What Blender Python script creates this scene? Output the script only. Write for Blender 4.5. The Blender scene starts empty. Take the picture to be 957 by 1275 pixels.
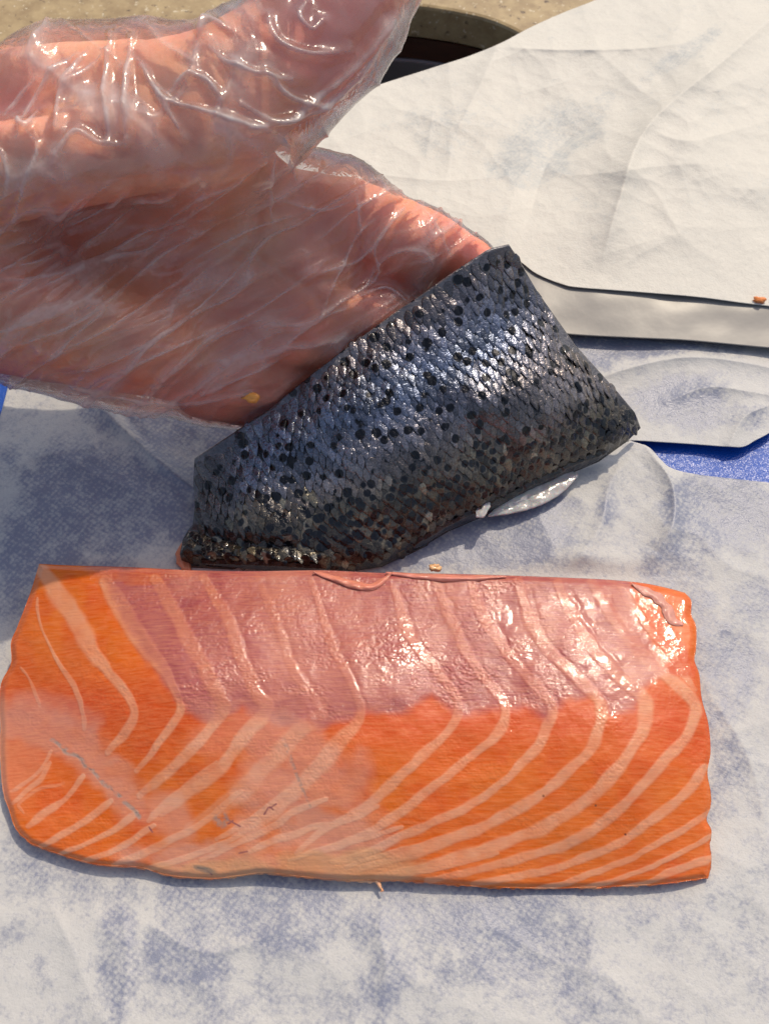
import bpy, math, random
import numpy as np
from mathutils import Vector, Matrix

# ------------------------------------------------------------------ camera, light, exposure
sc = bpy.context.scene
COL = bpy.context.collection
CAM = np.array([0.0, 0.0, 0.36]); PITCH = math.radians(60.0); F = 1367.0; CX, CY = 478.5, 637.5
cam_d = bpy.data.cameras.new('camera'); cam = bpy.data.objects.new('camera', cam_d); COL.objects.link(cam)
cam.location = CAM; cam.rotation_euler = (math.radians(90) - PITCH, 0, 0)
cam_d.sensor_fit = 'VERTICAL'; cam_d.sensor_height = 24.0; cam_d.sensor_width = 18.0
cam_d.lens = 24.0 * F / 1275.0; cam_d.clip_start = 0.01; cam_d.clip_end = 50
cam_d.dof.use_dof = True; cam_d.dof.focus_distance = 0.385; cam_d.dof.aperture_fstop = 15
sc.camera = cam
SUN_EL = math.radians(55.0); SUN_V = np.array([0.47, 0.88]); SUN_V /= np.hypot(*SUN_V)
w = bpy.data.worlds.new('World'); sc.world = w; w.use_nodes = True
nt = w.node_tree; bg = nt.nodes['Background']
sky = nt.nodes.new('ShaderNodeTexSky'); sky.sky_type = 'NISHITA'; sky.sun_disc = False
sky.sun_elevation = SUN_EL; sky.sun_rotation = math.atan2(SUN_V[0], SUN_V[1]); sky.dust_density = 3.0; sky.ozone_density = 0.6
hs = nt.nodes.new('ShaderNodeHueSaturation'); hs.inputs['Saturation'].default_value = .86; nt.links.new(sky.outputs[0], hs.inputs['Color'])
nt.links.new(hs.outputs[0], bg.inputs[0]); bg.inputs[1].default_value = 0.15
sd = bpy.data.lights.new('sun', 'SUN'); so = bpy.data.objects.new('sun', sd); COL.objects.link(so)
sd.energy = 2.35; sd.angle = math.radians(0.6); sd.color = (1.0, 0.86, 0.66)
sv = Vector((SUN_V[0]*math.cos(SUN_EL), SUN_V[1]*math.cos(SUN_EL), math.sin(SUN_EL)))
so.rotation_euler = sv.to_track_quat('Z', 'Y').to_euler(); so.location = (0.3, 0.4, 0.5)
vs = sc.view_settings; vs.view_transform = 'Standard'; vs.look = 'None'; vs.gamma = 1.0; vs.exposure = 0.0
vs.use_curve_mapping = False
sc.cycles.max_bounces = 8; sc.cycles.transparent_max_bounces = 12
sc.cycles.sample_clamp_indirect = 4.0; sc.cycles.use_denoising = True; sc.cycles.denoising_prefilter = 'NONE'; sc.cycles.denoising_input_passes = 'RGB_ALBEDO_NORMAL'
RNG = np.random.default_rng(7); random.seed(7)

# ------------------------------------------------------------------ geometry helpers
UP = np.array([0.0, math.sin(PITCH), math.cos(PITCH)]); FWD = np.array([0.0, math.cos(PITCH), -math.sin(PITCH)])
def P(px, py, z):
    "the point of height z that lies on the line of sight measured at (px, py) of the photograph"
    px, py, z = np.broadcast_arrays(np.asarray(px, float), np.asarray(py, float), np.asarray(z, float))
    d = FWD + np.multiply.outer((CY - py)/F, UP); d = d + np.multiply.outer((px - CX)/F, np.array([1.0, 0, 0]))
    t = (z - CAM[2]) / d[..., 2]
    return CAM + d * t[..., None]
def proj(w_):
    r = w_ - CAM; dep = r @ FWD
    return CX + F*r[..., 0]/dep, CY - F*(r @ UP)/dep, dep
def rad(rpx, px, py, z):
    return rpx * float((P(px, py, z) - CAM) @ FWD) / F

def hsh(i, j, k, s):
    h = (i*374761393 + j*668265263 + k*2147483647 + s*974711) & 0xffffffff
    h = ((h ^ (h >> 13)) * 1274126177) & 0xffffffff
    return ((h ^ (h >> 16)) & 0xffff) / 65535.0
def vnoise(x, y, z=0.0, s=0):
    "smooth value noise, -1..1"
    x, y, z = np.broadcast_arrays(np.asarray(x, float), np.asarray(y, float), np.asarray(z, float))
    xi, yi, zi = np.floor(x).astype(np.int64), np.floor(y).astype(np.int64), np.floor(z).astype(np.int64)
    fx, fy, fz = x-xi, y-yi, z-zi
    fx, fy, fz = [f*f*f*(f*(f*6-15)+10) for f in (fx, fy, fz)]
    r = 0
    for a in (0, 1):
        for b in (0, 1):
            for c in ((0, 1) if np.any(fz) else (0,)):
                wgt = (fx if a else 1-fx)*(fy if b else 1-fy)*(fz if c else 1-fz)
                r = r + wgt*hsh(xi+a, yi+b, zi+c, s)
    return r*2-1
def fbm(x, y, z=0.0, o=3, s=0):
    r, a = 0, 1.0
    for k in range(o):
        r = r + a*vnoise(x*2**k+k*17.3, y*2**k-k*9.1, z*2**k, s+k); a *= .5
    return r
def sstep(a, b, x):
    t = np.clip((x-a)/(b-a), 0, 1); return t*t*(3-2*t)
def smooth_line(pts, n=8):
    "Catmull-Rom through pts"
    p = np.array(pts, float)
    if len(p) < 3: return p
    q = np.vstack([2*p[0]-p[1], p, 2*p[-1]-p[-2]]); out = []
    for i in range(1, len(q)-2):
        for t in np.linspace(0, 1, n, endpoint=False):
            a, b, c, d = q[i-1], q[i], q[i+1], q[i+2]
            out.append(.5*((2*b)+(-a+c)*t+(2*a-5*b+4*c-d)*t*t+(-a+3*b-3*c+d)*t**3))
    out.append(p[-1]); return np.array(out)
def resample(pts, ts):
    p = np.array(pts, float); L = np.r_[0, np.cumsum(np.hypot(*np.diff(p[:, :2], axis=0).T))]; L /= L[-1]
    return np.stack([np.interp(ts, L, p[:, k]) for k in range(p.shape[1])], -1)
def coons(top, bottom, left, right, nu, nv, smooth=True):
    "grid [nv, nu, 2] between four boundary lines (top and bottom left to right, left and right top to bottom)"
    f = smooth_line if smooth else (lambda a: np.array(a, float))
    u = np.linspace(0, 1, nu); v = np.linspace(0, 1, nv)
    T, B, L, R = resample(f(top), u), resample(f(bottom), u), resample(f(left), v), resample(f(right), v)
    U, V = u[None, :, None], v[:, None, None]
    c = (1-V)*T[None] + V*B[None] + (1-U)*L[:, None] + U*R[:, None]
    return c - ((1-U)*(1-V)*T[0] + U*(1-V)*T[-1] + (1-U)*V*B[0] + U*V*B[-1])
def field(ctrl, p=2.2):
    "smooth height field through (px, py, z) control points"
    c = np.array(ctrl, float); n = len(c)
    def phi(r2): return np.sqrt(r2 + 60.0**2)
    A = phi((c[:, None, 0]-c[None, :, 0])**2 + (c[:, None, 1]-c[None, :, 1])**2)
    M = np.zeros((n+3, n+3)); M[:n, :n] = A; M[:n, n] = 1; M[:n, n+1] = c[:, 0]/500; M[:n, n+2] = c[:, 1]/500; M[n:, :n] = M[:n, n:].T
    wts = np.linalg.lstsq(M, np.r_[c[:, 2], 0, 0, 0], rcond=None)[0]
    def f(px, py):
        px = np.asarray(px, float); py = np.asarray(py, float)
        r = wts[n] + wts[n+1]*px/500 + wts[n+2]*py/500
        for k in range(n): r = r + wts[k]*phi((px-c[k, 0])**2 + (py-c[k, 1])**2)
        return r
    return f
def dline(px, py, line, reach=60, n=6):
    "distance in photograph pixels to a smooth polyline, and position 0..1 along it"
    q = smooth_line(line, n); D = np.full(px.shape, 1e3); T = np.zeros(px.shape)
    m = (px > q[:, 0].min()-reach) & (px < q[:, 0].max()+reach) & (py > q[:, 1].min()-reach) & (py < q[:, 1].max()+reach)
    x, y = px[m], py[m]; d = np.full(x.shape, 1e3); t = np.zeros(x.shape)
    for k in range(len(q)-1):
        a, b = q[k], q[k+1]; ab = b-a; L = ab@ab+1e-9
        h = np.clip(((x-a[0])*ab[0]+(y-a[1])*ab[1])/L, 0, 1)
        dd = np.hypot(x-a[0]-h*ab[0], y-a[1]-h*ab[1]); c = dd < d
        d[c] = dd[c]; t[c] = ((k+h)/(len(q)-1))[c]
    D[m] = d; T[m] = t; return D, T
def inside(px, py, poly):
    r = np.zeros(px.shape, bool); n = len(poly)
    for i in range(n):
        (x1, y1), (x2, y2) = poly[i], poly[(i+1) % n]
        if y1 == y2: continue
        r ^= ((y1 > py) != (y2 > py)) & (px < (x2-x1)*(py-y1)/(y2-y1)+x1)
    return r

def mesh_obj(name, verts, faces, mat, parent=None, attrs=None, smooth=True):
    me = bpy.data.meshes.new(name); verts = np.asarray(verts, float)
    if isinstance(faces, np.ndarray):
        me.vertices.add(len(verts)); me.vertices.foreach_set('co', verts.astype('f').ravel())
        k = faces.shape[1]; me.loops.add(faces.size); me.loops.foreach_set('vertex_index', faces.astype('i').ravel())
        me.polygons.add(len(faces)); me.polygons.foreach_set('loop_start', np.arange(0, faces.size, k, dtype='i'))
        me.update(calc_edges=True); me.validate()
    else: me.from_pydata([tuple(v) for v in verts], [], faces)
    me.polygons.foreach_set('use_smooth', [smooth]*len(me.polygons))
    for an, av in (attrs or {}).items():
        av = np.asarray(av, 'f')
        if av.ndim == 2:
            a = me.color_attributes.new(an, 'FLOAT_COLOR', 'POINT'); a.data.foreach_set('color', np.c_[av, np.ones(len(av))].astype('f').ravel())
        else:
            a = me.attributes.new(an, 'FLOAT', 'POINT'); a.data.foreach_set('value', av)
    if mat: me.materials.append(mat)
    o = bpy.data.objects.new(name, me); COL.objects.link(o)
    if parent: o.parent = parent
    return o
def grid_faces(nv, nu, flip=False):
    i = np.arange(nv*nu).reshape(nv, nu)
    f = np.stack([i[:-1, :-1], i[1:, :-1], i[1:, 1:], i[:-1, 1:]], -1).reshape(-1, 4)
    return f[:, ::-1] if flip else f
def border(nv, nu):
    i = np.arange(nv*nu).reshape(nv, nu)
    return np.r_[i[0, :-1], i[:-1, -1], i[-1, :0:-1], i[:0:-1, 0]]
def grid_normals(W):
    du = np.gradient(W, axis=1); dv = np.gradient(W, axis=0); n = np.cross(dv, du)
    n /= np.linalg.norm(n, axis=-1, keepdims=True)+1e-12
    n[n[..., 2] < 0] *= -1; return n
def slab(W, thick, attrs=None, edge=0.0):
    "closed sheet: the grid W on top, a rounded rim, a lower copy pushed along the normals by thick"
    nv, nu = W.shape[:2]; N = grid_normals(W); top = W.reshape(-1, 3); bot = (W - N*thick).reshape(-1, 3)
    b = border(nv, nu); c = top[b]; tan = np.roll(c, -1, 0)-np.roll(c, 1, 0); nn = N.reshape(-1, 3)[b]
    out = np.cross(tan, nn); out /= np.linalg.norm(out, axis=1, keepdims=True)+1e-12
    if ((out*(c-c.mean(0))).sum(1) > 0).mean() < .5: out = -out
    mid = c - nn*thick*.5 + out*edge
    n0 = len(top); V = np.vstack([top, bot, mid]); nb = len(b); k = np.arange(nb); k2 = (k+1) % nb; m = 2*n0+k; m2 = 2*n0+k2
    Fc = np.vstack([grid_faces(nv, nu), grid_faces(nv, nu, True)+n0,
                    np.stack([b[k], b[k2], m2, m], -1), np.stack([m, m2, b[k2]+n0, b[k]+n0], -1)])
    A = {a: np.concatenate([v.reshape((n0,)+v.shape[2:])]*2+[v.reshape((n0,)+v.shape[2:])[b]]) for a, v in (attrs or {}).items()}
    return V, Fc, A
def tag(o, label=None, cat=None, group=None, kind=None):
    for k, v in (('label', label), ('category', cat), ('group', group), ('kind', kind)):
        if v: o[k] = v
    return o
def empty(name, loc):
    o = bpy.data.objects.new(name, None); COL.objects.link(o); o.location = loc; o.empty_display_size = .01
    bpy.context.view_layer.update(); return o
def under(parent, ob):
    ob.parent = parent; ob.matrix_parent_inverse = Matrix.Translation(-Vector(parent.location)); return ob

# ------------------------------------------------------------------ material helpers
def L(r, g, b):
    f = lambda c: ((c/255+.055)/1.055)**2.4 if c > 10 else c/255/12.92
    return (f(r), f(g), f(b))
class Mat:
    def __init__(s, name):
        s.m = bpy.data.materials.new(name); s.m.use_nodes = True; s.t = s.m.node_tree; s.b = s.t.nodes['Principled BSDF']; s.out = s.t.nodes['Material Output']
    def n(s, typ, **kw):
        x = s.t.nodes.new('ShaderNode'+typ)
        for k, v in kw.items():
            if k.startswith('i_'):
                key = k[2:].replace('_', ' '); x.inputs[int(key) if key.isdigit() else key].default_value = v
            else: setattr(x, k, v)
        return x
    def l(s, a, b): s.t.links.new(a, b)
    def set(s, **kw):
        for k, v in kw.items(): s.b.inputs[k.replace('_', ' ')].default_value = (v+(1,) if isinstance(v, tuple) and len(v) == 3 and 'Radius' not in k else v)
    def coord(s, scale, src='Generated', rot=(0, 0, 0)):
        g = s.n('NewGeometry') if src == 'World' else s.n('TexCoord'); mp = s.n('Mapping'); mp.inputs['Scale'].default_value = scale; mp.inputs['Rotation'].default_value = rot
        s.l(g.outputs['Position'] if src == 'World' else g.outputs[src], mp.inputs[0]); return mp.outputs[0]
    def noise(s, vec, scale, detail=4, rough=.5, dist=0):
        x = s.n('TexNoise', i_Scale=scale, i_Detail=detail, i_Roughness=rough, i_Distortion=dist); s.l(vec, x.inputs['Vector']); return x.outputs[0]
    def ramp(s, fac, stops):
        r = s.n('ValToRGB'); e = r.color_ramp.elements
        while len(e) < len(stops): e.new(.5)
        for k, (p, c) in enumerate(stops): e[k].position = p; e[k].color = (c+(1,) if isinstance(c, tuple) else (c, c, c, 1))
        s.l(fac, r.inputs[0]); return r.outputs[0]
    def mix(s, fac, a, b, blend='MIX'):
        x = s.n('Mix', data_type='RGBA', blend_type=blend)
        for v, k in ((fac, 0), (a, 6), (b, 7)):
            if isinstance(v, (int, float)): x.inputs[k].default_value = v if k == 0 else (v, v, v, 1)
            elif isinstance(v, tuple): x.inputs[k].default_value = v+(1,)
            else: s.l(v, x.inputs[k])
        return x.outputs[2]
    def math(s, op, a, b=0.0, c=0.0):
        x = s.n('Math', operation=op)
        for k, v in enumerate((a, b, c)):
            if isinstance(v, (int, float)): x.inputs[k].default_value = v
            else: s.l(v, x.inputs[k])
        return x.outputs[0]
    def bump(s, h, dist, strength=1.0, prev=None):
        x = s.n('Bump', i_Distance=dist, i_Strength=strength); s.l(h, x.inputs['Height'])
        if prev is not None: s.l(prev, x.inputs['Normal'])
        return x.outputs[0]
    def attr(s, name):
        return s.n('Attribute', attribute_name=name)

# paper: dry fibre with a wet, see-through mottling over the blue board; on the dry sheet, painted facet shade
def paper_mat(name, dry, wet, wetness=True, emboss=True):
    M = Mat(name); v = M.coord((1, 1, 1), 'World')
    fine = M.noise(v, 620, 5, .75); mid = M.noise(v, 170, 5, .68); big = M.noise(v, 38, 4, .55)
    col = M.mix(M.ramp(fine, [(.3, 0.0), (.7, 1.0)]), tuple(c*.90 for c in dry), dry)
    if wetness:
        at = M.attr('wet').outputs['Fac']
        s_ = M.math('ADD', at, M.math('MULTIPLY', M.math('SUBTRACT', mid, .5), 1.7))
        s_ = M.math('ADD', s_, M.math('MULTIPLY', M.math('SUBTRACT', big, .5), .7))
        s_ = M.math('ADD', s_, M.math('MULTIPLY', M.math('SUBTRACT', fine, .5), 1.9))
        if emboss:
            cv = M.coord((1, 1, .1), 'World', (0, 0, .6)); vo = M.n('TexVoronoi', i_Scale=560.0); vo.inputs['Randomness'].default_value = .35; M.l(cv, vo.inputs['Vector'])
            s_ = M.math('ADD', s_, M.math('MULTIPLY', M.math('SUBTRACT', vo.outputs[0], .42), M.math('MULTIPLY', at, .8)))
        m = M.ramp(s_, [(.22, 0.0), (1.25, 1.0)])
        col = M.mix(m, col, wet); M.l(M.ramp(m, [(0, .62), (1, .30)]), M.b.inputs['Roughness'])
    else: M.set(Roughness=.62)
    M.l(col, M.b.inputs['Base Color'])
    b1 = M.bump(M.noise(v, 1400, 4, .6), .00025, .55); b2 = M.bump(M.noise(v, 210, 4, .55), .0012, .38, b1)
    M.l(b2, M.b.inputs['Normal']); M.set(Specular_IOR_Level=.35); return M.m

mats = {}
mats['wet_paper'] = paper_mat('wet absorbent paper', (.55, .54, .52), (.235, .25, .32))
mats['dry_paper'] = paper_mat('dry butcher paper', (.66, .63, .56), (.43, .44, .425))  # second tone is grey facet shade, not damp
M = Mat('waxed paper'); v = M.coord((1, 1, 1), 'World'); M.l(M.mix(M.noise(v, 40, 3), (.235, .22, .205), (.265, .25, .23)), M.b.inputs['Base Color'])
M.set(Roughness=.38); M.l(M.bump(M.noise(v, 90, 3), .0006, .25), M.b.inputs['Normal']); mats['waxed'] = M.m
M = Mat('blue board plastic'); v = M.coord((1, 1, 1), 'World'); M.l(M.mix(M.noise(v, 60, 3), (.004, .065, .38), (.006, .085, .45)), M.b.inputs['Base Color'])
M.set(Roughness=.32); vo = M.n('TexVoronoi', i_Scale=1300.0); M.l(v, vo.inputs['Vector']); M.l(M.bump(vo.outputs[0], .0003, .5), M.b.inputs['Normal']); mats['board'] = M.m
M = Mat('speckled granite'); v = M.coord((1, 1, 1), 'World')
c = M.mix(M.ramp(M.noise(v, 90, 6, .65), [(.35, 0.0), (.65, 1.0)]), (.30, .205, .095), (.46, .34, .17))
c = M.mix(M.ramp(M.noise(v, 230, 4, .6), [(.62, 0.0), (.70, 1.0)]), c, (.10, .06, .03))
c = M.mix(M.ramp(M.noise(M.coord((1, 1, 1), 'World', (1, 2, 0)), 330, 3, .6), [(.62, 0.0), (.68, 1.0)]), c, (.62, .53, .36))
M.l(c, M.b.inputs['Base Color']); M.set(Roughness=.28); mats['granite'] = M.m
M = Mat('dark stained wood'); v = M.coord((1, 14, 14), 'World'); M.l(M.mix(M.noise(v, 30, 4), (.035, .012, .006), (.09, .028, .012)), M.b.inputs['Base Color']); M.set(Roughness=.5); mats['wood'] = M.m
M = Mat('brushed steel'); M.set(Base_Color=(.23, .22, .22), Metallic=.9, Roughness=.4); M.l(M.bump(M.noise(M.coord((1, 30, 1), 'World'), 60, 3), .0005, .2), M.b.inputs['Normal']); mats['steel'] = M.m

# ------------------------------------------------------------------ countertop with the sink cut-out
ZC = -0.014
hole_far = [(170, 150), (200, 88), (262, 42), (330, 20), (400, 8), (475, 5), (530, 8), (600, 21), (642, 38), (668, 56), (690, 90), (700, 140)]
hw = P(*np.array(hole_far).T, ZC)[:, :2]; hw = smooth_line(hw, 6)
cxh = (hw[0, 0]+hw[-1, 0])/2; yb = hw[:, 1].min(); bk = yb-.12
lo = np.array([(hw[-1, 0], yb-.03), (hw[-1, 0]-.005, bk+.02), (hw[-1, 0]-.03, bk), (hw[0, 0]+.03, bk), (hw[0, 0]+.005, bk+.02), (hw[0, 0], yb-.03)])
hole = resample(np.vstack([hw, smooth_line(lo, 4), hw[:1]]), np.linspace(0, 1, 97))[:-1]
hc = hole.mean(0); outer = []
for p in hole:
    d = p-hc; d /= np.abs(d).max(); outer.append(hc + d*1.1)
outer = np.array(outer)
def ringstack(rings, faces_close=False):
    V = np.vstack(rings); n = len(rings[0]); Fc = []
    for r in range(len(rings)-1):
        k = np.arange(n); Fc.append(np.stack([k+r*n, (k+1) % n+r*n, (k+1) % n+(r+1)*n, k+(r+1)*n], -1))
    return V, np.vstack(Fc)
def z3(p, z): return np.c_[p, np.full(len(p), z)]
def grow(p, d):
    t = np.roll(p, -1, 0)-np.roll(p, 1, 0); n = np.c_[t[:, 1], -t[:, 0]]; n /= np.linalg.norm(n, axis=1, keepdims=True)
    if ((n*(p-p.mean(0))).sum(1) > 0).mean() < .5: n = -n
    return p+n*d
V, Fc = ringstack([z3(outer, -.05), z3(outer, ZC), z3(grow(hole, .03), ZC), z3(grow(hole, .002), ZC), z3(grow(hole, .0006), ZC-.0006), z3(hole, ZC-.002), z3(hole, ZC-.019), z3(grow(hole, .0015), ZC-.0205), z3(outer, ZC-.0206)])
tag(mesh_obj('countertop', V, Fc, mats['granite'], smooth=False), kind='structure')
V, Fc = ringstack([z3(grow(hole, .02), ZC-.021), z3(grow(hole, .001), ZC-.021), z3(grow(hole, .001), ZC-.034), z3(grow(hole, .02), ZC-.034), z3(grow(hole, .02), ZC-.021)])
sink = empty('kitchen_sink', (hc[0], hc[1], ZC-.16)); tag(sink, 'dark sink well under the curved granite cut-out behind the thumb', 'sink')
under(sink, mesh_obj('wooden_rim', V, Fc, mats['wood'], smooth=False))
rs = [z3(grow(hole, .018), ZC-.0345), z3(grow(hole, .003), ZC-.0345), z3(grow(hole, .001), ZC-.038), z3(grow(hole, -.004), ZC-.13), z3(grow(hole, -.012), ZC-.15), z3(hc+(hole-hc)*.5, ZC-.156), z3(hc+(hole-hc)*.1, ZC-.158), z3(hc+(hole-hc)*.01, ZC-.158)]
V, Fc = ringstack(rs); under(sink, mesh_obj('basin', V, Fc, mats['steel']))

# ------------------------------------------------------------------ blue board
def rounded_slab(name, x0, x1, y0, y1, z0, z1, r, bev, mat):
    pts = []
    for (cx_, cy_, a0) in ((x1-r, y1-r, 0), (x0+r, y1-r, 90), (x0+r, y0+r, 180), (x1-r, y0+r, 270)):
        for a in np.linspace(a0, a0+90, 9): pts.append((cx_+r*math.cos(math.radians(a)), cy_+r*math.sin(math.radians(a))))
    p = np.array(pts); c = p.mean(0)
    V, Fc = ringstack([z3(c+(p-c)*.01, z0), z3(grow(p, -bev), z0), z3(p, z0+bev), z3(p, z1-bev), z3(grow(p, -bev*.3), z1-bev*.3), z3(grow(p, -bev), z1), z3(c+(p-c)*.01, z1)])
    return mesh_obj(name, V, Fc, mat, smooth=False)
yb_ = float(P(478, 330, 0)[1])
board = rounded_slab('cutting_board', -.30, .26, -.12, yb_, ZC+.0006, 0.0, .02, .0015, mats['board'])
tag(board, 'blue textured cutting board lying under the wet white paper', 'cutting board')

# ------------------------------------------------------------------ papers
def ridge(px, py, line, amp, wl, wr=None, sharp=1.0):
    "a crease: height falls off on both sides of the line"
    d, t = dline(px, py, line, 260); e = np.exp(-(d/wl)**sharp) * np.sin(np.clip(t*1.0, .03, .97)*math.pi)**.35
    return amp*e
def crumple(W, f, a, s):
    "facets of crumpled paper: flat-sided cells meeting in straight creases"
    r = 0
    for k in range(2):
        c, n = math.cos(s+k*1.3), math.sin(s+k*1.3); q = f*1.9**k*1.1
        x, y = (W[..., 0]*c+W[..., 1]*n)*q, (-W[..., 0]*n+W[..., 1]*c)*q*.62
        x = x+.35*vnoise(x*.8, y*.8, 0, s+50); y = y+.35*vnoise(x*.8, y*.8, 0, s+51)
        xi, yi = np.floor(x).astype(np.int64), np.floor(y).astype(np.int64); best = np.full(x.shape, 9.0); hgt = 0*x
        for a_ in (-1, 0, 1):
            for b_ in (-1, 0, 1):
                sx = xi+a_+hsh(xi+a_, yi+b_, xi*0, s+k*7+1); sy = yi+b_+hsh(xi+a_, yi+b_, xi*0, s+k*7+2)
                d = (x-sx)**2+(y-sy)**2+.35*hsh(xi+a_, yi+b_, xi*0, s+k*7+3); best = np.minimum(best, d)
        r = r+(best-.4)*1.5*.5**k
    return (r+.5*fbm(W[..., 0]*f, W[..., 1]*f, 0, 2, s+9))*a
def blob(px, py, x, y, rx, ry, a=0.0, s=0):
    c, n = math.cos(a), math.sin(a); dx, dy = px-x, py-y
    q = np.hypot((dx*c+dy*n)/rx, (-dx*n+dy*c)/ry) + .32*fbm(px/38, py/38, 0, 3, s)
    return 1-sstep(.55, 1.25, q)

# lower wet sheet
top = [(17, 452), (200, 430), (450, 430), (650, 500), (780, 547), (806, 556), (822, 572), (836, 583), (870, 591), (957, 601), (1130, 622)]
left = [(17, 452), (8, 490), (-8, 545), (-60, 700), (-200, 1420)]
G = coons(top, [(-200, 1420), (400, 1420), (1130, 1420)], left, [(1130, 622), (1130, 1000), (1130, 1420)], 520, 440)
px, py = G[..., 0], G[..., 1]
W = P(px, py, .002); z = .0026 + crumple(W, 30, .0011, 3) + .0004*fbm(W[..., 0]*40, W[..., 1]*40, 0, 2, 9)
for ln, a, wd in (([(95, 470), (140, 520), (200, 575), (262, 625)], .0040, 15), ([(118, 480), (170, 535), (185, 560)], -.0014, 12), ([(0, 590), (60, 565), (130, 555)], .0012, 24),
                  ([(700, 720), (745, 660), (760, 600), (790, 565)], .0032, 26), ([(806, 560), (835, 600), (838, 650), (815, 690)], .0042, 20), ([(60, 560), (140, 600), (240, 640), (300, 700)], .0014, 22),
                  ([(480, 1090), (474, 1160), (482, 1220), (470, 1290)], .0011, 13), ([(150, 1120), (158, 1200), (150, 1290)], .0009, 14), ([(740, 1120), (735, 1200), (750, 1290)], .0007, 18), ([(0, 1060), (70, 1140), (120, 1260)], .0010, 18),
                  ([(500, 1150), (470, 1240)], .0009, 12), ([(880, 860), (930, 940), (957, 1040)], .0010, 18), ([(860, 640), (900, 700), (957, 720)], .0011, 20), ([(250, 500), (300, 550)], .0013, 14), ([(165, 1140), (250, 1185), (320, 1170), (400, 1130)], .0008, 10)):
    z = z + ridge(px, py, ln, a, wd)
# it lies flat where the fillet and the skin press on it
press = sstep(690, 720, py)*(1-sstep(1110, 1160, py))*sstep(-60, 0, px)*(1-sstep(835, 885, px))
z = z*(1-press) + .0016*press
z = np.maximum(z, .0009)
wet = np.zeros(px.shape)
for i, b in enumerate([(330, 1140, 190, 45, .1, .85), (620, 1150, 130, 70, .05, .9), (150, 1200, 26, 90, 0, .8), (480, 1190, 34, 110, .15, .8), (60, 1085, 70, 30, .3, .35), (240, 1190, 70, 35, 0, .75),
                       (640, 660, 95, 45, -.3, 1.0), (540, 690, 60, 30, 0, .8), (900, 640, 75, 55, .3, .75), (835, 700, 40, 50, .6, .55), (870, 770, 26, 50, 0, .7), (900, 850, 40, 70, .1, .55), (905, 960, 30, 50, 0, .6), (880, 1010, 30, 30, 0, .6),
                       (160, 620, 160, 70, .2, .7), (60, 680, 90, 60, 0, .75), (200, 540, 55, 35, .6, .85), (235, 600, 40, 30, .4, .8), (300, 545, 60, 50, 0, .85), (120, 520, 40, 18, .6, .55), (30, 740, 60, 30, 0, .5), (700, 1230, 120, 40, 0, .45), (330, 1250, 150, 40, 0, .3), (40, 1000, 40, 60, 0, .25),
                       (780, 1120, 80, 30, 0, .35), (900, 1150, 60, 60, 0, .25), (935, 740, 40, 30, 0, .5)]):
    wet = np.maximum(wet, b[5]*blob(px, py, *b[:5], s=20+i))
wet = wet*(.80-.22*sstep(1080, 1130, py)) + .27
W = P(px, py, z); V, Fc, A = slab(W, .00025, {'wet': wet})
tag(mesh_obj('wet_paper', V, Fc, mats['wet_paper'], attrs=A), 'damp white paper sheet mottled blue, lying under the salmon fillet', 'paper')

# folded wet sheet at the right, between the blue strip and the waxed band
top = [(560, 395), (720, 405), (850, 412), (957, 420), (1130, 434)]
bot = [(560, 500), (700, 520), (760, 545), (802, 549), (850, 552), (905, 556), (925, 556), (940, 548), (957, 539), (1000, 512), (1130, 500)]
G = coons(top, bot, [(560, 395), (560, 500)], [(1130, 434), (1130, 500)], 330, 150, True)
px, py = G[..., 0], G[..., 1]; W = P(px, py, .004)
z = .0042 + crumple(W, 40, .0005, 33) + ridge(px, py, [(730, 480), (770, 462), (850, 445), (930, 452), (1000, 470)], .0030, 17) + ridge(px, py, [(830, 500), (880, 482), (935, 488), (1000, 500)], .0020, 14) + ridge(px, py, [(700, 420), (800, 424), (900, 436)], .001, 12)
z = z + ridge(px, py, [(905, 560), (925, 520), (957, 505)], .0025, 14)
wet = .15 + .8*np.maximum.reduce([blob(px, py, 800, 430, 110, 18, 0, 61), blob(px, py, 840, 500, 80, 32, 0, 62), blob(px, py, 920, 520, 40, 20, 0, 63)*.5, blob(px, py, 740, 440, 40, 30, 0, 64)])
V, Fc, A = slab(P(px, py, z), .00025, {'wet': wet})
tag(mesh_obj('wet_paper', V, Fc, mats['wet_paper'], attrs=A), 'folded damp paper between the blue board strip and the smooth waxed band', 'paper')

# smooth waxed band, leaning towards the viewer
top = [(560, 300), (650, 325), (720, 348), (800, 355), (957, 368), (1130, 385)]
bot = [(560, 400), (660, 411), (720, 417), (800, 421), (860, 424), (957, 433), (1130, 448)]
G = coons(top, bot, [(560, 300), (560, 400)], [(1130, 385), (1130, 448)], 200, 60)
px, py = G[..., 0], G[..., 1]; tt = np.linspace(0, 1, 60)[:, None]
z = .0137 - .0034*tt**1.2 + .0006*fbm(px/90, py/60, 0, 2, 5)
V, Fc, A = slab(P(px, py, z), .0003)
tag(mesh_obj('waxed_paper', V, Fc, mats['waxed']), 'smooth grey waxed paper band showing below the big white sheet', 'paper')

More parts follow.
